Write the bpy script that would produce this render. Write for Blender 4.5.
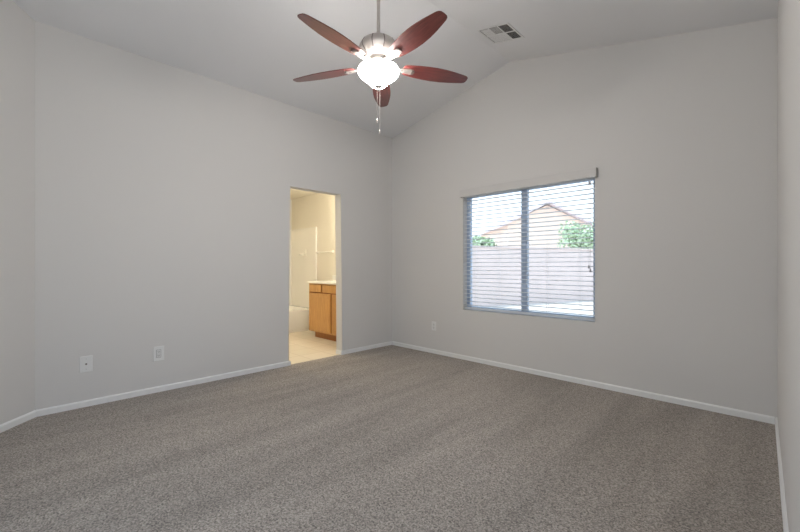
import bpy, bmesh, math, random
from mathutils import Vector, Matrix

for o in list(bpy.data.objects):
    bpy.data.objects.remove(o, do_unlink=True)
S = bpy.context.scene
C = S.collection
R = math.radians

# ------------------------------------------------------------------ camera
cam_d = bpy.data.cameras.new('camera')
cam = bpy.data.objects.new('camera', cam_d); C.objects.link(cam)
cam_d.sensor_width = 36.0
cam_d.lens = 383.0 / 800.0 * 36.0
cam_d.clip_start = 0.01
cam_d.clip_end = 300
CAM = Vector((4.033, -3.901, 1.15))
E1 = Vector((0.7101, 0.7041, 0)).normalized()          # camera right
E2 = Vector((-0.7041, 0.7101, 0)).normalized()           # camera forward
cam.matrix_world = Matrix.Translation(CAM) @ Matrix((
    (E1.x, 0, -E2.x, 0), (E1.y, 0, -E2.y, 0), (0, 1, 0, 0), (0, 0, 0, 1)))
S.camera = cam

# ------------------------------------------------------------------ world, sun, added side light, exposure
W = bpy.data.worlds.new('world'); S.world = W; W.use_nodes = True
wn = W.node_tree.nodes; wl = W.node_tree.links
bg = wn['Background']
tc = wn.new('ShaderNodeTexCoord'); sx = wn.new('ShaderNodeSeparateXYZ'); rp = wn.new('ShaderNodeValToRGB')
wl.new(tc.outputs['Generated'], sx.inputs[0]); wl.new(sx.outputs['Z'], rp.inputs[0]); wl.new(rp.outputs[0], bg.inputs['Color'])
rp.color_ramp.elements[0].position = 0.0; rp.color_ramp.elements[0].color = (0.93, 0.97, 1.0, 1)
rp.color_ramp.elements[1].position = 0.6; rp.color_ramp.elements[1].color = (0.55, 0.75, 1.0, 1)
bg.inputs['Strength'].default_value = 2.3

sun_d = bpy.data.lights.new('sun', 'SUN'); sun_d.energy = 3.4; sun_d.angle = R(0.6); sun_d.color = (1, 0.95, 0.88)
sun = bpy.data.objects.new('sun', sun_d); C.objects.link(sun)
sun.rotation_euler = Vector((0.25, -0.12, -1.25)).to_track_quat('-Z', 'Y').to_euler()

# unseen light added right of the photographer to brighten the left side
elight = bpy.data.lights.new('added_side_light', 'AREA'); elight.shape = 'RECTANGLE'
elight.size = 1.2; elight.size_y = 1.5; elight.energy = 7; elight.color = (0.90, 0.94, 1.0)
eo = bpy.data.objects.new('added_side_light', elight); C.objects.link(eo)
eo.location = (5.24, -3.6, 1.45); eo.rotation_euler = (R(90), 0, R(90))

FAN_GLOW = 78.0
BATH_GLOW = 72.0
vs = S.view_settings
vs.view_transform = 'Standard'
try: vs.look = 'None'
except Exception: pass
vs.gamma = 1.0; vs.use_curve_mapping = False
vs.exposure = 0.0

# ------------------------------------------------------------------ materials
def mat(name, col, rough=0.6, metal=0.0, spec=0.5, bump=None, noise=None, emit=None, coat=0.0):
    m = bpy.data.materials.new(name); m.use_nodes = True
    n = m.node_tree.nodes; l = m.node_tree.links
    b = n['Principled BSDF']
    b.inputs['Base Color'].default_value = (*col, 1)
    b.inputs['Roughness'].default_value = rough
    b.inputs['Metallic'].default_value = metal
    b.inputs['Specular IOR Level'].default_value = spec
    b.inputs['Coat Weight'].default_value = coat
    tcn = n.new('ShaderNodeTexCoord')
    if noise:                                   # (scale, amount): gentle variation of the thing's own colour
        t = n.new('ShaderNodeTexNoise'); t.inputs['Scale'].default_value = noise[0]; t.inputs['Detail'].default_value = 4
        l.new(tcn.outputs['Object'], t.inputs['Vector'])
        mx = n.new('ShaderNodeMix'); mx.data_type = 'RGBA'
        k = noise[1]
        mx.inputs[6].default_value = (*[c * (1 - k) for c in col], 1)
        mx.inputs[7].default_value = (*[min(1, c * (1 + k)) for c in col], 1)
        l.new(t.outputs['Fac'], mx.inputs[0]); l.new(mx.outputs[2], b.inputs['Base Color'])
    if bump:
        t = n.new('ShaderNodeTexNoise'); t.inputs['Scale'].default_value = bump[0]; t.inputs['Detail'].default_value = 3
        l.new(tcn.outputs['Object'], t.inputs['Vector'])
        bp = n.new('ShaderNodeBump'); bp.inputs['Strength'].default_value = bump[1]; bp.inputs['Distance'].default_value = bump[2]
        l.new(t.outputs['Fac'], bp.inputs['Height']); l.new(bp.outputs[0], b.inputs['Normal'])
    if emit:
        b.inputs['Emission Color'].default_value = (*emit[0], 1)
        b.inputs['Emission Strength'].default_value = emit[1]
    return m

M = {}
M['paint'] = mat('wall_paint', (0.70, 0.685, 0.665), 0.85, spec=0.25, bump=(90, 0.10, 0.002), noise=(1.2, 0.012))
M['ceiling'] = mat('ceiling_paint', (0.79, 0.79, 0.80), 0.9, spec=0.2, bump=(70, 0.12, 0.002), noise=(1.0, 0.01))
M['bath_paint'] = mat('bathroom_paint', (0.78, 0.73, 0.64), 0.7, spec=0.3, noise=(1.5, 0.01))
M['trim'] = mat('white_trim', (0.84, 0.84, 0.83), 0.45, noise=(3, 0.01))
M['plate'] = mat('white_plastic', (0.80, 0.80, 0.79), 0.35, noise=(8, 0.01))
M['socket'] = mat('socket_plastic', (0.72, 0.72, 0.71), 0.35, noise=(8, 0.01))
M['dark'] = mat('dark_slot', (0.05, 0.05, 0.05), 0.6, noise=(20, 0.1))
M['screw'] = mat('screw_metal', (0.6, 0.6, 0.58), 0.4, 0.8, noise=(30, 0.05))
M['nickel'] = mat('brushed_nickel', (0.56, 0.52, 0.49), 0.34, 0.85, noise=(60, 0.06))
M['nickel_dark'] = mat('dark_nickel', (0.22, 0.19, 0.18), 0.4, 0.8, noise=(60, 0.06))
M['bowl'] = mat('frosted_bowl_glass', (0.95, 0.92, 0.86), 0.4, emit=((1.0, 0.94, 0.885), FAN_GLOW), noise=(5, 0.01))
M['lamp'] = mat('lit_lamp_glass', (0.95, 0.9, 0.8), 0.4, emit=((1.0, 0.92, 0.72), BATH_GLOW), noise=(5, 0.01))
M['vent_white'] = mat('vent_enamel', (0.74, 0.735, 0.73), 0.5, noise=(10, 0.01))
M['vent_dark'] = mat('duct_shade', (0.085, 0.08, 0.075), 0.8, noise=(10, 0.1))
M['vinyl'] = mat('backlit_vinyl', (0.46, 0.54, 0.68), 0.4, noise=(5, 0.01))  # white vinyl; its backlit blue-grey shade is put into the colour
M['valance'] = mat('valance', (0.655, 0.64, 0.62), 0.6, noise=(5, 0.01))
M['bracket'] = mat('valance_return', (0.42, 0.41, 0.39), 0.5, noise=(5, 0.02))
M['cord'] = mat('blind_cord', (0.72, 0.74, 0.76), 0.7, noise=(50, 0.03))
M['tassel'] = mat('tassel', (0.40, 0.40, 0.42), 0.5, noise=(50, 0.03))
M['acrylic'] = mat('white_acrylic', (0.86, 0.83, 0.77), 0.16, noise=(3, 0.01), coat=0.3)
M['counter'] = mat('cultured_marble', (0.88, 0.86, 0.81), 0.2, noise=(6, 0.03))
M['chrome'] = mat('satin_chrome', (0.75, 0.73, 0.70), 0.22, 0.9, noise=(30, 0.03))
M['block'] = mat('garden_block', (0.66, 0.55, 0.52), 0.9, noise=(2, 0.08))
M['stucco'] = mat('stucco', (0.87, 0.70, 0.60), 0.9, noise=(2, 0.05))
M['roof'] = mat('roof_tile', (0.76, 0.65, 0.69), 0.85, noise=(3, 0.12))  # paler than real tile: overexposure put into the colour
M['ground'] = mat('pale_gravel', (0.62, 0.58, 0.53), 0.95, noise=(1.5, 0.1))
M['leaf'] = mat('foliage', (0.50, 0.62, 0.42), 0.7, noise=(3, 0.25))
M['bark'] = mat('bark', (0.25, 0.19, 0.14), 0.9, noise=(8, 0.2))
M['pane_dark'] = mat('far_window', (0.15, 0.17, 0.2), 0.15, noise=(2, 0.05))

def wood(name, c1, c2, scale, stretch, rough, coat=0.0, spec=0.5):
    m = bpy.data.materials.new(name); m.use_nodes = True
    n = m.node_tree.nodes; l = m.node_tree.links; b = n['Principled BSDF']
    t = n.new('ShaderNodeTexCoord'); mp = n.new('ShaderNodeMapping'); mp.inputs['Scale'].default_value = stretch
    nz = n.new('ShaderNodeTexNoise'); nz.inputs['Scale'].default_value = scale; nz.inputs['Detail'].default_value = 6
    nz.inputs['Distortion'].default_value = 0.6
    cr = n.new('ShaderNodeValToRGB')
    cr.color_ramp.elements[0].color = (*c1, 1); cr.color_ramp.elements[1].color = (*c2, 1)
    cr.color_ramp.elements[0].position = 0.3; cr.color_ramp.elements[1].position = 0.72
    l.new(t.outputs['Object'], mp.inputs[0]); l.new(mp.outputs[0], nz.inputs['Vector'])
    l.new(nz.outputs['Fac'], cr.inputs[0]); l.new(cr.outputs[0], b.inputs['Base Color'])
    b.inputs['Roughness'].default_value = rough; b.inputs['Coat Weight'].default_value = coat
    b.inputs['Specular IOR Level'].default_value = spec
    return m
M['oak'] = wood('honey_oak', (0.50, 0.25, 0.075), (0.66, 0.37, 0.13), 9, (6, 6, 0.5), 0.42)
M['oak_gap'] = wood('oak_gap_shadow', (0.30, 0.11, 0.025), (0.40, 0.16, 0.04), 9, (6, 6, 0.5), 0.5)  # darker oak: shadow between the fronts put into the colour
M['blade'] = wood('mahogany_blade', (0.085, 0.017, 0.016), (0.18, 0.04, 0.034), 14, (0.6, 9, 9), 0.3, 0.5)

def slat_mat():                                  # thin faux-wood slat that lets a little daylight through
    m = mat('blind_slat', (0.86, 0.88, 0.90), 0.5, noise=(5, 0.01))
    n = m.node_tree.nodes; l = m.node_tree.links
    t = n.new('ShaderNodeBsdfTranslucent'); t.inputs[0].default_value = (0.94, 0.95, 0.96, 1)
    mx = n.new('ShaderNodeMixShader'); mx.inputs[0].default_value = 0.72
    l.new(n['Principled BSDF'].outputs[0], mx.inputs[1]); l.new(t.outputs[0], mx.inputs[2])
    l.new(mx.outputs[0], n['Material Output'].inputs[0])
    return m
M['blind'] = slat_mat()

def carpet_mat():
    m = bpy.data.materials.new('grey_brown_carpet'); m.use_nodes = True
    n = m.node_tree.nodes; l = m.node_tree.links; b = n['Principled BSDF']
    b.inputs['Roughness'].default_value = 0.95; b.inputs['Specular IOR Level'].default_value = 0.1
    b.inputs['Sheen Weight'].default_value = 0.15
    t = n.new('ShaderNodeTexCoord')
    a = n.new('ShaderNodeTexNoise'); a.inputs['Scale'].default_value = 105; a.inputs['Detail'].default_value = 6; a.inputs['Roughness'].default_value = 0.85
    l.new(t.outputs['Object'], a.inputs['Vector'])
    cr = n.new('ShaderNodeValToRGB')
    e = cr.color_ramp.elements
    e[0].position = 0.33; e[0].color = (0.045, 0.038, 0.034, 1)
    e[1].position = 0.67; e[1].color = (0.60, 0.53, 0.465, 1)
    v = n.new('ShaderNodeTexVoronoi'); v.inputs['Scale'].default_value = 150          # tufts of different tone
    l.new(t.outputs['Object'], v.inputs['Vector'])
    sp = n.new('ShaderNodeSeparateColor'); l.new(v.outputs['Color'], sp.inputs[0])
    mf = n.new('ShaderNodeMix'); mf.inputs[0].default_value = 0.15
    l.new(a.outputs['Fac'], mf.inputs[2]); l.new(sp.outputs[0], mf.inputs[3])
    l.new(mf.outputs[0], cr.inputs[0])
    # brushed pile: long streaks left by the vacuum
    mp = n.new('ShaderNodeMapping'); mp.inputs['Rotation'].default_value = (0, 0, R(12)); mp.inputs['Scale'].default_value = (3.8, 0.5, 1)
    l.new(t.outputs['Object'], mp.inputs[0])
    s = n.new('ShaderNodeTexNoise'); s.inputs['Scale'].default_value = 1.3; s.inputs['Detail'].default_value = 3; s.inputs['Distortion'].default_value = 0.4
    l.new(mp.outputs[0], s.inputs['Vector'])
    mr = n.new('ShaderNodeMapRange'); mr.inputs[1].default_value = 0.3; mr.inputs[2].default_value = 0.7
    mr.inputs[3].default_value = 0.86; mr.inputs[4].default_value = 1.12
    l.new(s.outputs['Fac'], mr.inputs[0])
    mx = n.new('ShaderNodeMix'); mx.data_type = 'RGBA'; mx.blend_type = 'MULTIPLY'; mx.inputs[0].default_value = 1
    l.new(cr.outputs[0], mx.inputs[6]); l.new(mr.outputs[0], mx.inputs[7])
    l.new(mx.outputs[2], b.inputs['Base Color'])
    bp = n.new('ShaderNodeBump'); bp.inputs['Strength'].default_value = 0.18; bp.inputs['Distance'].default_value = 0.006
    l.new(a.outputs['Fac'], bp.inputs['Height']); l.new(bp.outputs[0], b.inputs['Normal'])
    return m
M['carpet'] = carpet_mat()

def vinyl_floor():
    m = bpy.data.materials.new('bathroom_tile'); m.use_nodes = True
    n = m.node_tree.nodes; l = m.node_tree.links; b = n['Principled BSDF']
    t = n.new('ShaderNodeTexCoord'); br = n.new('ShaderNodeTexBrick')
    br.offset = 0.0; br.inputs['Scale'].default_value = 1.0
    br.inputs['Brick Width'].default_value = 0.33; br.inputs['Row Height'].default_value = 0.33
    br.inputs['Mortar Size'].default_value = 0.006
    br.inputs['Color1'].default_value = (0.70, 0.63, 0.51, 1); br.inputs['Color2'].default_value = (0.76, 0.68, 0.56, 1)
    br.inputs['Mortar'].default_value = (0.60, 0.52, 0.41, 1)
    l.new(t.outputs['Object'], br.inputs['Vector']); l.new(br.outputs['Color'], b.inputs['Base Color'])
    b.inputs['Roughness'].default_value = 0.45
    return m
M['vinyl_floor'] = vinyl_floor()

def glass_mat():
    m = bpy.data.materials.new('window_glass'); m.use_nodes = True
    n = m.node_tree.nodes; l = m.node_tree.links
    n.remove(n['Principled BSDF']); out = n['Material Output']
    tr = n.new('ShaderNodeBsdfTransparent'); tr.inputs[0].default_value = (0.96, 0.98, 0.98, 1)
    gl = n.new('ShaderNodeBsdfGlossy'); gl.inputs['Roughness'].default_value = 0.02
    mx = n.new('ShaderNodeMixShader'); fr = n.new('ShaderNodeFresnel'); fr.inputs[0].default_value = 1.35
    l.new(fr.outputs[0], mx.inputs[0]); l.new(tr.outputs[0], mx.inputs[1]); l.new(gl.outputs[0], mx.inputs[2])
    l.new(mx.outputs[0], out.inputs[0])
    return m
M['glass'] = glass_mat()

# ------------------------------------------------------------------ mesh helpers
def box(bm, x0, x1, y0, y1, z0, z1):
    v = [bm.verts.new(p) for p in ((x0,y0,z0),(x1,y0,z0),(x1,y1,z0),(x0,y1,z0),(x0,y0,z1),(x1,y0,z1),(x1,y1,z1),(x0,y1,z1))]
    for f in ((3,2,1,0),(4,5,6,7),(0,1,5,4),(1,2,6,5),(2,3,7,6),(3,0,4,7)):
        bm.faces.new([v[i] for i in f])
    return v

def prism(bm, pts, d):
    """pts: list of 3-D points of one planar polygon; d: extrusion vector"""
    d = Vector(d); n = len(pts)
    a = [bm.verts.new(p) for p in pts]; b = [bm.verts.new(Vector(p) + d) for p in pts]
    bm.faces.new(a[::-1]); bm.faces.new(b)
    for i in range(n):
        j = (i + 1) % n
        bm.faces.new([a[i], a[j], b[j], b[i]])
    return a, b

def lathe(bm, prof, seg=40, cx=0, cy=0, ax='z'):
    rings = []
    for r, z in prof:
        if r < 1e-6:
            rings.append([bm.verts.new((cx, cy, z))])
        else:
            rings.append([bm.verts.new((cx + r*math.cos(2*math.pi*i/seg), cy + r*math.sin(2*math.pi*i/seg), z)) for i in range(seg)])
    for a, b in zip(rings, rings[1:]):
        for i in range(seg):
            j = (i + 1) % seg
            if len(a) == 1 and len(b) == 1: continue
            if len(a) == 1: bm.faces.new([a[0], b[j], b[i]])
            elif len(b) == 1: bm.faces.new([a[i], a[j], b[0]])
            else: bm.faces.new([a[i], a[j], b[j], b[i]])

def tube(bm, p0, p1, r, seg=10):
    p0 = Vector(p0); p1 = Vector(p1); d = (p1 - p0)
    q = d.to_track_quat('Z', 'Y')
    ra = []; rb = []
    for i in range(seg):
        c = q @ Vector((r*math.cos(2*math.pi*i/seg), r*math.sin(2*math.pi*i/seg), 0))
        ra.append(bm.verts.new(p0 + c)); rb.append(bm.verts.new(p1 + c))
    for i in range(seg):
        j = (i + 1) % seg
        bm.faces.new([ra[i], ra[j], rb[j], rb[i]])
    bm.faces.new(ra[::-1]); bm.faces.new(rb)

def obj(name, bm, m, parent=None, smooth=False, bevel=0.0, seg=2):
    bmesh.ops.recalc_face_normals(bm, faces=bm.faces)
    me = bpy.data.meshes.new(name); bm.to_mesh(me); bm.free()
    o = bpy.data.objects.new(name, me); C.objects.link(o)
    me.materials.append(m)
    if smooth:
        for p in me.polygons: p.use_smooth = True
        me.set_sharp_from_angle(angle=R(38))
    if bevel:
        b = o.modifiers.new('bevel', 'BEVEL'); b.width = bevel; b.segments = seg; b.limit_method = 'ANGLE'; b.angle_limit = R(40)
    if parent: o.parent = parent
    return o

def NB(): return bmesh.new()
def bx(*a):
    bm = NB(); box(bm, *a); return bm

def struct(name, bm, m, parent=None, **k):
    o = obj(name, bm, m, parent, **k)
    if parent is None: o['kind'] = 'structure'
    return o
def tag(o, label, cat, group=None):
    o['label'] = label; o['category'] = cat
    if group: o['group'] = group
    return o
def thing(name, label, cat, loc=(0,0,0), rot=(0,0,0), group=None):
    o = bpy.data.objects.new(name, None); C.objects.link(o); o.empty_display_size = 0.1
    o.location = loc; o.rotation_euler = rot
    return tag(o, label, cat, group)
def copy_tree(o, parent=None):
    c = o.copy(); C.objects.link(c); c.parent = parent
    for ch in list(o.children): copy_tree(ch, c)
    return c

# ------------------------------------------------------------------ room shell
H_L, H_P, X_P = 3.02, 3.43, 1.89            # side height, ridge height, ridge position
SL_L = (H_P - H_L) / X_P                    # left slope
SL_R = 0.2245
def ceil_z(x): return H_P - (X_P - x) * SL_L if x < X_P else H_P - (x - X_P) * SL_R
WT = 0.12
YF = -4.63                                  # wall behind the photographer
DY0, DY1, DH = -1.655, -0.910, 2.09        # bathroom doorway
WX0, WX1, WZ0, WZ1 = 1.260, 2.782, 0.61, 2.01

# floors
struct('floor', bx(-0.02, 5.2, YF - .12, 0.0, -0.12, 0.0), M['carpet'])
o = struct('floor', bx(-2.85, -0.02, -2.6, 0.0, -0.12, 0.0), M['vinyl_floor'])

# ceiling: one vaulted slab
bm = NB()
xs = [-0.12, X_P, 5.2]
lo = [(x, YF - .12, ceil_z(x)) for x in xs]; up = [(x, YF - .12, ceil_z(x) + .12) for x in reversed(xs)]
prism(bm, lo + up, (0, -YF + .27, 0))
struct('ceiling', bm, M['ceiling'])
struct('ceiling', bx(-2.85, -WT, -2.6, 0.0, 2.47, 2.57), M['bath_paint'])

# left wall with the doorway
bm = NB()
prof = [(0, -3.86, 0), (0, DY0, 0), (0, DY0, DH), (0, DY1, DH), (0, DY1, 0), (0, 0.0, 0), (0, 0.0, H_L + .02), (0, -3.86, H_L + .02)]
a, b = prism(bm, prof, (-WT, 0, 0))
ed = []
for ring in (a, b):
    for i in (1, 2, 3):
        ed.append(bm.edges.get((ring[i], ring[i+1])))
bmesh.ops.bevel(bm, geom=[e for e in ed if e], offset=0.014, segments=4, profile=0.5, affect='EDGES')
struct('wall_left', bm, M['paint'], smooth=True)

# back wall with the window (also closes the bathroom)
bm = NB()
T = 0.15
def wp(pts): prism(bm, [(x, 0, z) for x, z in pts], (0, T, 0))
wp([(-2.97, 0), (WX0, 0), (WX0, ceil_z(WX0) + .03), (-0.1, ceil_z(-.1) + .03), (-2.97, 2.9)])
wp([(WX0, 0), (WX1, 0), (WX1, WZ0), (WX0, WZ0)])
wp([(WX0, WZ1), (WX1, WZ1), (WX1, ceil_z(WX1) + .03), (X_P, H_P + .03), (WX0, ceil_z(WX0) + .03)])
wp([(WX1, 0), (4.2, 0), (4.2, ceil_z(4.2) + .03), (WX1, ceil_z(WX1) + .03)])
bmesh.ops.remove_doubles(bm, verts=bm.verts, dist=1e-5)
struct('wall_back', bm, M['paint'])

# right wall, ending beside the photographer where the entry recess opens
RW0 = Vector((4.0205, 0, 0)); RWd = Vector((0.0237, -1, 0)).normalized()
RW1 = RW0 + RWd * 2.56
bm = NB()
prism(bm, [RW0, RW1, RW1 + Vector((.12, 0, 0)), RW0 + Vector((.12, 0, 0))], (0, 0, 2.99))
struct('wall_right', bm, M['paint'], bevel=0.012)
struct('wall_entry_side', bx(RW1.x + .12, 5.32, RW1.y, RW1.y + .12, 0, 2.86), M['paint'])
bm = NB()
for y0, y1, z0, z1 in ((YF - .12, -4.2, 0, 2.72), (-3.0, RW1.y, 0, 2.72), (-4.2, -3.0, 0, .7), (-4.2, -3.0, 2.2, 2.72)): box(bm, 5.2, 5.32, y0, y1, z0, z1)
struct('wall_entry', bm, M['paint'])  # unseen opening, added together with the side light

# angled wall at the left
AW0 = Vector((0, -3.787, 0)); AWd = Vector((0.7496, -0.662, 0)).normalized(); AWn = Vector((AWd.y, -AWd.x, 0))   # AWn points out of the room
AW1 = AW0 + AWd * ((AW0.y - YF) / -AWd.y)
bm = NB()
A0 = AW0 - AWd * 0.0
prism(bm, [A0, AW1, AW1 + AWn * .12, A0 + AWn * .12], (0, 0, H_L + .16))
struct('wall_corner', bm, M['paint'])
# wall behind the photographer, with an unseen opening added to let sky light in
F0, F1, FZ0, FZ1 = 1.55, 3.95, 0.7, 2.2
bm = NB()
def fp(pts): prism(bm, [(x, YF, z) for x, z in pts], (0, -.12, 0))
fp([(AW1.x - .05, 0), (F0, 0), (F0, ceil_z(F0) + .03), (AW1.x - .05, ceil_z(AW1.x) + .02)])
fp([(F0, 0), (F1, 0), (F1, FZ0), (F0, FZ0)])
fp([(F0, FZ1), (F1, FZ1), (F1, ceil_z(F1) + .03), (X_P, H_P + .03), (F0, ceil_z(F0) + .03)])
fp([(F1, 0), (5.2, 0), (5.2, ceil_z(5.2) + .03), (F1, ceil_z(F1) + .03)])
struct('wall_front', bm, M['paint'])

# bathroom walls
struct('wall_bathroom_left', bx(-2.97, -2.85, -2.6, 0.0, 0, 2.55), M['bath_paint'])
struct('wall_bathroom_front', bx(-2.97, -WT, -2.72, -2.6, 0, 2.55), M['bath_paint'])
struct('wall_bathroom_back', bx(-2.85, -WT, -0.006, -0.0005, 0, 2.47), M['bath_paint'])

# baseboards
BH, BT = 0.052, 0.013
def board(name, p0, p1, inward):
    p0 = Vector(p0); p1 = Vector(p1); n = Vector(inward).normalized() * BT
    bm = NB()
    pr = [(0, 0), (1, 0), (1, BH - .010), (.45, BH), (0, BH)]
    prism(bm, [p0 + n * u + Vector((0, 0, z)) for u, z in pr], p1 - p0)
    return struct(name, bm, M['trim'])
board('baseboard_left', (0, -3.783, 0), (0, DY0, 0), (1, 0, 0))
board('baseboard_left', (0, DY1, 0), (0, -BT, 0), (1, 0, 0))
board('baseboard_back', (BT, 0, 0), (4.02 - BT, 0, 0), (0, -1, 0))
board('baseboard_right', RW0 + RWd * 0.0, RW1, (-1, -0.02, 0))
board('baseboard_corner', AW0 + AWd * .004, AW1, -AWn)
board('baseboard_doorway', (-WT + .012, DY1, 0), (BT, DY1, 0), (0, -1, 0))
board('baseboard_doorway', (-WT + .012, DY0, 0), (BT, DY0, 0), (0, 1, 0))

# ------------------------------------------------------------------ window
wy0, wy1 = 0.085, 0.14
bm = NB()
fw = 0.042
box(bm, WX0, WX0 + fw, wy0, wy1, WZ0, WZ1); box(bm, WX1 - fw, WX1, wy0, wy1, WZ0, WZ1)
box(bm, WX0 + fw, WX1 - fw, wy0, wy1, WZ0, WZ0 + fw); box(bm, WX0 + fw, WX1 - fw, wy0, wy1, WZ1 - .018, WZ1)
win = struct('window_1', bm, M['vinyl'])
xm = 2.022
bm = NB(); box(bm, xm - .034, xm + .034, wy0 - .008, wy1 - .01, WZ0 + fw, WZ1 - .018)
obj('meeting_stile', bm, M['vinyl'], win, bevel=.004)
for x0, x1 in ((WX0 + fw, xm - .034), (xm + .034, WX1 - fw)):
    obj('glass_pane', bx(x0, x1, .112, .116, WZ0 + fw, WZ1 - .018), M['glass'], win)

# ------------------------------------------------------------------ horizontal blind
bl = thing('window_blind', 'white horizontal slatted blind, slats open, hanging in the bedroom window', 'blind', (2.021, 0.03, WZ0))
def L(bm, *a):                                   # box in world numbers, shifted to the blind's own frame
    box(bm, a[0] - 2.021, a[1] - 2.021, a[2] - .03, a[3] - .03, a[4] - WZ0, a[5] - WZ0)
bm = NB(); L(bm, WX0 + .006, WX1 - .006, .012, .068, 1.992, 2.009)
obj('headrail', bm, M['blind'], bl, bevel=.003)
bm = NB()
L(bm, WX0 - .022, WX1 + .022, -.046, -.036, 1.992, 2.080)
obj('valance', bm, M['valance'], bl, bevel=.003)
for x0 in (WX0 - .022, WX1 + .016):
    bm = NB(); L(bm, x0, x0 + .008, -.0375, -.0005, 1.992, 2.080)
    obj('valance_return', bm, M['bracket'], bl)
slat_z = [0.670 + i * 0.0472 for i in range(28)]
bm = NB()
for z in slat_z:                                 # gently crowned slats
    x0, x1 = WX0 + .010 - 2.021, WX1 - .010 - 2.021
    n = 4; topv = []; botv = []
    for i in range(n + 1):
        u = i / n; y = .015 + .05 * u - .03; c = z - WZ0 + .004 * (1 - (2*u - 1)**2)
        topv.append((y, c + .0015)); botv.append((y, c - .0015))
    poly = [(x0, y, zz) for y, zz in topv + botv[::-1]]
    prism(bm, poly, (x1 - x0, 0, 0))
obj('slats', bm, M['blind'], bl)
bm = NB(); L(bm, WX0 + .010, WX1 - .010, .014, .066, .622, .645)
obj('bottom_rail', bm, M['blind'], bl, bevel=.004)
for x in (1.41, 1.735, 2.305, 2.632):
    bm = NB()
    for y in (-.0165, .0365):
        tube(bm, (x - 2.021, y, .03), (x - 2.021, y, 1.36), .0013, 6)
    obj('ladder_cord', bm, M['cord'], bl)
bm = NB(); L(bm, 2.722, 2.742, -.004, .012, 1.935, 1.965)
tl = obj('cord_lock', bm, M['tassel'], bl, bevel=.002)
for dx, zb in ((-.006, 1.16), (.008, 1.125)):
    bm = NB(); tube(bm, (2.732 + dx - 2.021, -.026, 1.955 - WZ0), (2.732 + dx - 2.021, -.026, zb - WZ0), .0014, 6)
    cd = obj('lift_cord', bm, M['cord'], bl)
    bm = NB(); lathe(bm, [(0, zb - .036 - WZ0), (.009, zb - .034 - WZ0), (.0085, zb - .018 - WZ0), (.003, zb + .002 - WZ0), (0, zb + .003 - WZ0)], 12, 2.732 + dx - 2.021, -.026)
    obj('tassel', bm, M['tassel'], cd, smooth=True)

# ------------------------------------------------------------------ ceiling fan
FX, FY = 1.987, -2.057
ZB = 2.44                                        # bottom of the light bowl
fan = thing('ceiling_fan', 'five blade mahogany ceiling fan with brushed nickel motor and lit glass bowl', 'ceiling fan', (FX, FY, 0))
cz = ceil_z(FX)
bm = NB(); lathe(bm, [(0, cz - .085), (.022, cz - .083), (.045, cz - .065), (.062, cz - .035), (.068, cz + .012), (0, cz + .012)])
obj('canopy', bm, M['nickel'], fan, smooth=True)
bm = NB(); tube(bm, (0, 0, 2.74), (0, 0, cz - .07), .0125, 20)
obj('downrod', bm, M['nickel'], fan, smooth=True)
bm = NB(); lathe(bm, [(0, 2.815), (.024, 2.815), (.027, 2.795), (.034, 2.772), (0, 2.772)], 28)
obj('rod_collar', bm, M['nickel'], fan, smooth=True)
bm = NB()
lathe(bm, [(0, 2.780), (.066, 2.777), (.094, 2.769), (.119, 2.751), (.136, 2.723), (.139, 2.708), (.133, 2.690), (.112, 2.664), (.088, 2.642), (.070, 2.630), (0, 2.628)], 56)
mo = obj('motor_housing', bm, M['nickel'], fan, smooth=True)
for k in range(10):                              # raised ribs down the housing
    a = k * 2*math.pi/10 + .2
    bm = NB()
    pts = [(.119, 2.751), (.136, 2.723), (.139, 2.708), (.133, 2.690), (.112, 2.664), (.088, 2.642)]
    w = .0035
    d = Vector((-math.sin(a), math.cos(a), 0)) * w
    c = Vector((math.cos(a), math.sin(a), 0))
    outer = [c * (r + .002) + Vector((0, 0, z)) for r, z in pts]; inner = [c * (r - .008) + Vector((0, 0, z)) for r, z in pts]
    prism(bm, [p - d for p in outer + inner[::-1]], d * 2)
    obj('housing_rib', bm, M['nickel_dark'], mo)
bm = NB(); lathe(bm, [(0, 2.632), (.076, 2.632), (.080, 2.622), (.080, 2.603), (.070, 2.594), (0, 2.594)], 40)
obj('blade_hub', bm, M['nickel'], fan, smooth=True)
bm = NB(); lathe(bm, [(0, 2.600), (.066, 2.600), (.072, 2.585), (.10, 2.574), (.118, 2.568), (.118, 2.562), (0, 2.562)], 40)
obj('light_fitter', bm, M['nickel'], fan, smooth=True)
bm = NB()
lathe(bm, [(.112, 2.574), (.126, 2.573), (.140, 2.564), (.147, 2.549), (.146, 2.536), (.136, 2.520), (.118, 2.503), (.098, 2.488), (.081, 2.474), (.067, 2.459), (.054, 2.447), (.034, 2.441), (0, 2.439)], 56)
obj('light_bowl', bm, M['bowl'], fan, smooth=True)
bm = NB(); lathe(bm, [(0, 2.447), (.030, 2.443), (.028, 2.436), (.018, 2.430), (.012, 2.422), (.014, 2.414), (.008, 2.406), (0, 2.404)], 28)
obj('bowl_finial', bm, M['nickel'], fan, smooth=True)

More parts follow.
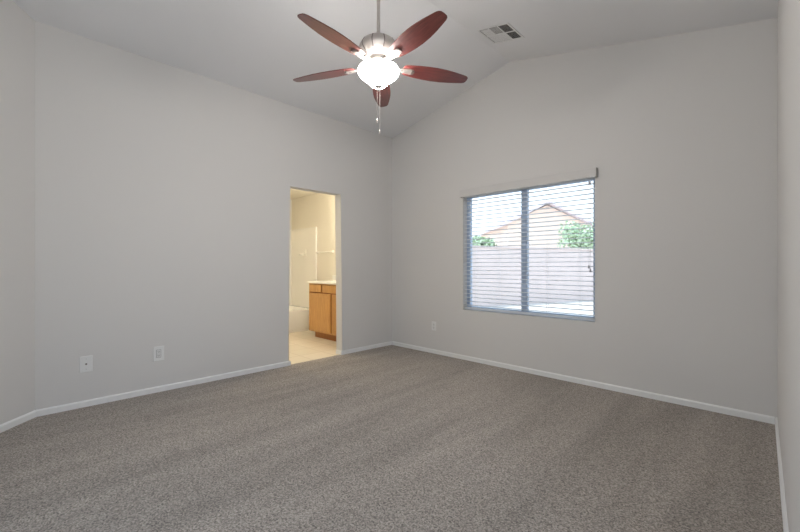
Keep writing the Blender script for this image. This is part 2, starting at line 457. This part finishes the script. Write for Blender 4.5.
def make_blade_mesh():
    bm = NB()
    prof = [(.185, .036), (.20, .048), (.235, .056), (.29, .065), (.36, .0715), (.43, .0735), (.50, .070), (.57, .061), (.63, .050), (.675, .041), (.692, .033), (.700, .022), (.702, .0)]
    t = .006
    up = [(r, w) for r, w in prof]; dn = [(r, -w) for r, w in prof[::-1][1:]]
    out = up + dn
    prism(bm, [(r, w, -t/2) for r, w in out], (0, 0, t))
    return bm
def make_iron_mesh():
    bm = NB()
    # arm from the hub, sloping down, then a plate under the blade
    prism(bm, [(.070, -.016, .010), (.070, .016, .010), (.150, .011, .002), (.150, -.011, .002)], (0, 0, .007))
    prism(bm, [(.145, -.012, -.012), (.145, .012, -.012), (.185, .020, -.012), (.235, .026, -.012), (.262, .022, -.012), (.268, .0, -.012), (.262, -.022, -.012), (.235, -.026, -.012), (.185, -.020, -.012)], (0, 0, .008))
    box(bm, .140, .156, -.011, .011, -.011, .008)
    return bm
first = None
for k in range(5):
    ang = R(134.76 - 0.6) - k * R(72)             # the blade pointing away from the photographer first
    if first is None:
        bld = obj('blade', make_blade_mesh(), M['blade'], fan, bevel=.0015)
        irn = obj('blade_iron', make_iron_mesh(), M['nickel'], bld, bevel=.001)
        bm = NB(); prism(bm, [(.248, -.0235, -.0145), (.248, .0235, -.0145), (.266, .019, -.0145), (.2715, 0, -.0145), (.266, -.019, -.0145)], (0, 0, .0025))
        obj('iron_tip', bm, M['nickel_dark'], bld)
        first = bld
    else:
        bld = first.copy(); C.objects.link(bld); bld.parent = fan
        for ch in first.children:
            c = ch.copy(); C.objects.link(c); c.parent = bld
    bld.matrix_local = Matrix.Translation((0, 0, 2.587)) @ Matrix.Rotation(ang, 4, 'Z') @ Matrix.Rotation(R(-11), 4, 'X')
for dx, zb in ((-.010, 2.205), (.010, 2.125)):
    v = E1 * dx
    bm = NB(); tube(bm, (v.x, v.y, 2.412), (v.x, v.y, zb), .0016, 8)
    for i in range(int((2.412 - zb) / .012)):
        z = 2.408 - i * .012
        lathe(bm, [(0, z + .0026), (.0026, z), (0, z - .0026)], 6, v.x, v.y)
    ch = obj('pull_chain', bm, M['nickel'], fan)
    bm = NB(); lathe(bm, [(0, zb + .004), (.004, zb), (.0065, zb - .014), (.006, zb - .026), (.002, zb - .031), (0, zb - .031)], 14, v.x, v.y)
    obj('chain_fob', bm, M['nickel'], ch, smooth=True)

# ------------------------------------------------------------------ ceiling register
VX, VY = 2.135, -0.62
vent = thing('ceiling_vent', 'white square air vent with louvred sections set in the sloped ceiling', 'vent',
             (VX, VY, ceil_z(VX)), (0, math.atan(SL_R), 0))
cw, chh = 0.098, 0.138
bm = NB()
ox, oy = cw * 1.5 + .022, chh + .022
t0, t1 = -.006, 0.0
box(bm, -ox, ox, -oy, -oy + .02, t0, t1); box(bm, -ox, ox, oy - .02, oy, t0, t1)
box(bm, -ox, -ox + .02, -oy + .02, oy - .02, t0, t1); box(bm, ox - .02, ox, -oy + .02, oy - .02, t0, t1)
for x in (-cw/2, cw/2): box(bm, x - .006, x + .006, -oy + .02, oy - .02, t0, t1)
box(bm, -ox + .02, ox - .02, -.006, .006, t0, t1)
obj('vent_frame', bm, M['vent_white'], vent, bevel=.002)
obj('duct_backing', bx(-ox + .01, ox - .01, -oy + .01, oy - .01, -.0015, -.0005), M['vent_dark'], vent)  # dark sheet painting in the shade behind the louvres
# louvre direction per section: tilt shows either the dark gap or the white blade face
for ci in range(3):
    for ri in range(2):
        x0 = (ci - 1.5) * cw + .006; x1 = x0 + cw - .012
        y0 = -chh + .004 if ri == 0 else .006; y1 = y0 + chh - .010
        bm = NB(); n = 7
        kind = {(0,0): 'shut', (0,1): 'shut', (1,0): 'half', (1,1): 'shut', (2,0): 'open', (2,1): 'open'}[(ci, ri)]
        if kind == 'open':                      # thin blades with wide gaps, running along X
            for i in range(n):
                y = y0 + (y1 - y0) * (i + .5) / n
                prism(bm, [(x0, y - .0045, -.0057), (x0, y - .0025, -.0057), (x0, y + .0045, -.002), (x0, y + .0025, -.002)], (x1 - x0, 0, 0))
        else:
            w = (y1 - y0) / n * (.98 if kind == 'shut' else .56)
            for i in range(n):
                y = y0 + (y1 - y0) * (i + .5) / n
                prism(bm, [(x0, y - w/2, -.0055), (x0, y - w/2, -.004), (x0, y + w/2, -.0025), (x0, y + w/2, -.004)], (x1 - x0, 0, 0))
        obj('louver_section', bm, M['vent_white'], vent)

# ------------------------------------------------------------------ wall plates (built facing +X, at the wall)
def plate_base(t, w=.072, h=.116):
    bm = NB(); box(bm, 0, .006, -w/2, w/2, -h/2, h/2)
    return obj('cover_plate', bm, M['plate'], t, bevel=.0025)
def screw(t, z):
    bm = NB(); tube(bm, (.005, 0, z), (.0072, 0, z), .0034, 12); obj('screw', bm, M['screw'], t)
co = thing('coax_plate', 'white wall plate with one round cable jack, on the left wall nearest the photographer', 'wall plate', (0, -3.484, .348))
plate_base(co, .084, .130); screw(co, .042); screw(co, -.042)
bm = NB(); tube(bm, (.005, 0, 0), (.0085, 0, 0), .0075, 6); tube(bm, (.008, 0, 0), (.016, 0, 0), .0048, 14)
jk = obj('cable_jack', bm, M['nickel_dark'], co)
def outlet(label, loc, rz, insert=False):
    t = thing('power_outlet', label, 'outlet', loc, (0, 0, rz), 'power outlets low on the walls')
    if insert:
        plate_base(t, .086, .132)
        obj('insert_gap', bx(.005, .0065, -.0185, .0185, -.036, .036), M['dark'], t)
        bm = NB(); box(bm, .005, .0085, -.017, .017, -.0345, .0345); ins = obj('socket_insert', bm, M['socket'], t, bevel=.001)
        for z in (.0175, -.0175):
            bm = NB()
            for y in (-.0062, .0062): box(bm, .008, .0090, y - .0011, y + .0011, z - .002, z + .006)
            tube(bm, (.008, 0, z - .0075), (.0090, 0, z - .0075), .0022, 10)
            obj('slots', bm, M['dark'], ins)
        return t
    plate_base(t); screw(t, 0)
    for z in (.0195, -.0195):
        bm = NB()
        pr = [(-.0165, -.009), (-.010, -.014), (.010, -.014), (.0165, -.009), (.0165, .009), (.010, .014), (-.010, .014), (-.0165, .009)]
        prism(bm, [(.005, y, z + q) for y, q in pr], (.0028, 0, 0))
        so = obj('socket', bm, M['socket'], t)
        bm = NB()
        for y in (-.0062, .0062): box(bm, .0074, .0083, y - .0011, y + .0011, z - .002, z + .006)
        tube(bm, (.0074, 0, z - .0075), (.0083, 0, z - .0075), .0022, 10)
        obj('slots', bm, M['dark'], so)
    return t
outlet('white duplex power outlet on the left wall, between cable plate and doorway', (0, -2.968, .350), 0, True)
outlet('white duplex power outlet low on the wall left of the window', (.796, 0, .359), R(-90))

# ------------------------------------------------------------------ bathroom
vx0, vx1, vyf = -1.436, -0.14, -0.50
va = thing('vanity_cabinet', 'honey oak bathroom vanity cabinet with two drawers and two doors', 'cabinet', (vx0, vyf, 0))
def V(bm, x0, x1, y0, y1, z0, z1): box(bm, x0 - vx0, x1 - vx0, y0 - vyf, y1 - vyf, z0, z1)
bm = NB(); V(bm, vx0, vx1, vyf + .018, -.01, .10, .870)
obj('cabinet_body', bm, M['oak_gap'], va)
bm = NB(); V(bm, vx0, vx0 + .012, vyf + .002, vyf + .019, .10, .870); V(bm, vx0, vx1, vyf + .002, vyf + .019, .10, .118); V(bm, vx0, vx1, vyf + .002, vyf + .019, .855, .870)
obj('face_frame', bm, M['oak'], va)
bm = NB(); V(bm, vx0 + .10, vx1 - .02, vyf + .055, -.02, 0.0, .10)
obj('toe_kick', bm, M['oak_gap'], va)
for x0, x1 in ((vx0 + .014, -1.092), (-1.056, -.62), (-.59, vx1 - .012)):
    bm = NB(); V(bm, x0, x1, vyf, vyf + .02, .735, .850); obj('drawer_front', bm, M['oak'], va, bevel=.004)
for x0, x1 in ((vx0 + .014, -.836), (-.798, vx1 - .012)):
    bm = NB(); V(bm, x0, x1, vyf, vyf + .02, .122, .715); dr = obj('door', bm, M['oak'], va, bevel=.004)
    bm = NB()
    for a, b_, c, d in ((x0 + .012, x0 + .058, .134, .703), (x1 - .058, x1 - .012, .134, .703)): V(bm, a, b_, vyf - .004, vyf + .002, c, d)
    V(bm, x0 + .058, x1 - .058, vyf - .004, vyf + .002, .134, .180); V(bm, x0 + .058, x1 - .058, vyf - .004, vyf + .002, .657, .703)
    obj('door_frame', bm, M['oak'], dr)
ct = thing('vanity_countertop', 'white vanity countertop with backsplash on the oak cabinet', 'countertop', (vx0, vyf, .870))
bm = NB(); box(bm, -.02, vx1 - vx0 + .02, -.022, -vyf - .007, 0, .034)
obj('counter_slab', bm, M['counter'], ct, bevel=.008, seg=3)
bm = NB(); box(bm, -.02, vx1 - vx0 + .02, -vyf - .028, -vyf - .008, .033, .12)
obj('backsplash', bm, M['counter'], ct, bevel=.004)

tx0, tx1, ty0, ty1 = -2.83, -1.95, -1.62, -0.012
TH = .375
tub = thing('bathtub', 'white built in bathtub beyond the oak vanity', 'bathtub', (tx1, ty1, 0))
bm = NB()
def ring(x0, x1, y0, y1, z, r, n=6):
    out = []
    for cx, cy, a0 in ((x1 - r, y1 - r, 0), (x0 + r, y1 - r, 90), (x0 + r, y0 + r, 180), (x1 - r, y0 + r, 270)):
        for i in range(n + 1):
            a = R(a0 + 90 * i / n); out.append(bm.verts.new((cx + r*math.cos(a) - tx1, cy + r*math.sin(a) - ty1, z)))
    return out
rs = [ring(tx0, tx1, ty0, ty1, 0.0, .004), ring(tx0, tx1, ty0, ty1, TH - .02, .004), ring(tx0 + .006, tx1 - .006, ty0 + .006, ty1 - .006, TH, .01),
      ring(tx0 + .075, tx1 - .075, ty0 + .09, ty1 - .09, TH, .16), ring(tx0 + .09, tx1 - .09, ty0 + .11, ty1 - .11, TH - .03, .16),
      ring(tx0 + .15, tx1 - .15, ty0 + .22, ty1 - .2, .10, .14), ring(tx0 + .22, tx1 - .22, ty0 + .3, ty1 - .28, .075, .12)]
for a, b in zip(rs, rs[1:]):
    for i in range(len(a)):
        j = (i + 1) % len(a); bm.faces.new([a[i], a[j], b[j], b[i]])
bm.faces.new(rs[-1])
obj('tub_shell', bm, M['acrylic'], tub, smooth=True)
bm = NB(); box(bm, -.001, .007, ty0 - ty1 + .06, -.05, .045, .075); box(bm, -.001, .012, ty0 - ty1 + .01, -.004, 0, .03)
obj('apron_trim', bm, M['acrylic'], tub, bevel=.003)

su = thing('tub_surround', 'glossy white shower surround panels on the walls above the bathtub', 'shower surround', (tx1, ty1, TH))
ST = 1.865
bm = NB(); box(bm, tx0 - tx1 + .006, -.03, -.020, -.004, .001, ST - TH); obj('end_panel', bm, M['acrylic'], su)
bm = NB(); box(bm, tx0 - tx1 - .014, tx0 - tx1 + .006, ty0 - ty1, -.004, .001, ST - TH); obj('long_panel', bm, M['acrylic'], su)
bm = NB(); box(bm, -.032, .006, -.030, .002, .001, ST - TH); obj('flange_edge', bm, M['counter'], su, bevel=.01, seg=4)

sx0, sz0 = -2.36 - tx1, 1.36 - TH                # moulded soap dish on the end panel
bm = NB(); box(bm, sx0 - .075, sx0 + .075, -.030, -.019, sz0 - .02, sz0 + .10); sd = obj('soap_dish', bm, M['acrylic'], su, bevel=.004)
bm = NB(); lathe(bm, [(0, sz0 - .012), (.045, sz0 - .010), (.060, sz0 + .010), (.062, sz0 + .022), (.054, sz0 + .022), (.045, sz0 + .006), (0, sz0 + .003)], 24, sx0, -.062)
obj('tray', bm, M['counter'], sd, smooth=True)

tb = thing('towel_bar', 'short towel bar on the bathroom wall above the vanity end', 'towel bar', (-1.93, -0.006, 1.395))
bm = NB(); tube(bm, (.0, -.052, 0), (.50, -.052, 0), .008, 14); obj('bar', bm, M['acrylic'], tb, smooth=True)
for x in (.02, .48):
    bm = NB(); box(bm, x - .018, x + .018, -.010, 0, -.024, .024); box(bm, x - .010, x + .010, -.064, -.009, -.012, .012)
    obj('bar_post', bm, M['acrylic'], tb, bevel=.003)

cl = thing('added_bath_light', 'unseen round glass light added to brighten the bathroom', 'ceiling light', (-1.25, -1.75, 2.47))  # out of view, added as extra fill beside the vanity bar
bm = NB(); lathe(bm, [(0, 0), (.15, 0), (.155, -.012), (.15, -.022), (0, -.022)], 36); obj('light_base', bm, M['chrome'], cl, smooth=True)
bm = NB(); lathe(bm, [(.14, -.022), (.137, -.05), (.11, -.082), (.06, -.10), (0, -.105)], 36); obj('glass_dome', bm, M['lamp'], cl, smooth=True)

vl = thing('vanity_light', 'three globe light bar on the bathroom wall above the vanity', 'wall light', (-0.78, -0.006, 2.02))
bm = NB(); box(bm, -.33, .33, -.025, 0, -.045, .045); obj('light_bar', bm, M['chrome'], vl, bevel=.006)
for x in (-.22, 0, .22):
    bm = NB(); tube(bm, (x, -.02, 0), (x, -.06, 0), .022, 16); hd = obj('lamp_holder', bm, M['chrome'], vl, smooth=True)
    bm = NB(); lathe(bm, [(0, -.062)] + [(.062 * math.cos(R(a)), .062 * math.sin(R(a))) for a in range(-75, 90, 15)] + [(0, .062)], 24, x, -.115)
    obj('globe', bm, M['lamp'], hd, smooth=True)

# ------------------------------------------------------------------ outdoors
GZ = -0.15
def at(px, depth):                               # plan position of a far thing seen in that direction
    p = CAM + E1 * ((px - 400) / 383 * depth) + E2 * depth
    return Vector((p.x, p.y, 0))
struct('ground', bx(-30, 45, 0.16, 60, GZ - .2, GZ), M['ground'])
p0, p1 = at(400, 11.0), at(790, 22.0)
d = (p1 - p0).normalized(); n = Vector((-d.y, d.x, 0)) * .15
bm = NB(); prism(bm, [p0 - d * 3, p1, p1 + n, p0 - d * 3 + n], (0, 0, 1.90)); bmesh.ops.translate(bm, verts=bm.verts, vec=(0, 0, GZ))
gw = obj('garden_wall', bm, M['block']); tag(gw, 'pinkish grey block wall across the yard, seen through the window blind', 'garden wall')
bm = NB(); prism(bm, [p0 - d*3 - n*.2, p1 - n*.2, p1 + n*1.2, p0 - d*3 + n*1.2], (0, 0, .05)); bmesh.ops.translate(bm, verts=bm.verts, vec=(0, 0, GZ + 1.90))
obj('wall_cap', bm, M['block'], gw)

# neighbour's house: gable end towards us
hc = at(547, 27)
ho = thing('house', 'tan stucco house with a gabled roof beyond the block wall', 'house', (hc.x, hc.y, GZ), (0, 0, math.atan2(E1.y, E1.x)))
EH, PH, HW, HD = 4.3, 5.7, 2.75, 9.0
bm = NB(); prism(bm, [(-HW, 0, 0), (HW, 0, 0), (HW, 0, EH), (0, 0, PH - .1), (-HW, 0, EH)], (0, HD, 0)); obj('house_wall', bm, M['stucco'], ho)
bm = NB()
sl = (PH - EH) / HW
for s in (-1, 1):
    prism(bm, [(0, -.45, PH), (s * (HW + .45), -.45, EH - .45 * sl), (s * (HW + .45), -.45, EH - .45 * sl + .16), (0, -.45, PH + .16)], (0, HD + .9, 0))
obj('roof', bm, M['roof'], ho)
def tree(label, px, depth, h, r, seed, group=None):
    rng = random.Random(seed); p = at(px, depth)
    t = thing('tree', label, 'tree', (p.x, p.y, GZ), group='trees beyond the block wall')
    bm = NB(); tube(bm, (0, 0, 0), (0, 0, h - r * 1.1), .11, 10)
    for k in range(4):
        a = k * 1.6 + rng.random(); tube(bm, (0, 0, h - r * 1.6), (math.cos(a)*r*.6, math.sin(a)*r*.6, h - r * .8), .04, 6)
    obj('trunk', bm, M['bark'], t)
    bm = NB()
    blobs = [(Vector((rng.uniform(-.55, .55)*r, rng.uniform(-.55, .55)*r, h - r + rng.uniform(-.45, .5)*r)), r * rng.uniform(.35, .55)) for _ in range(11)]
    for c, br in blobs:
        for _ in range(170):
            v = Vector((rng.gauss(0, 1), rng.gauss(0, 1), rng.gauss(0, 1))).normalized()
            q = c + v * br * rng.uniform(.6, 1.0)
            a = Vector((rng.gauss(0, 1), rng.gauss(0, 1), rng.gauss(0, 1))).normalized(); b = v.cross(a).normalized()
            s = rng.uniform(.07, .14)
            bm.faces.new([bm.verts.new(q + a*s), bm.verts.new(q + b*s*.6), bm.verts.new(q - a*s), bm.verts.new(q - b*s*.6)])
    obj('foliage', bm, M['leaf'], t)
tree('leafy green tree outside, right of the tan house', 584, 21, 4.0, 1.5, 4)
tree('low green tree outside, left of the tan house', 486, 21, 3.2, 0.95, 9)
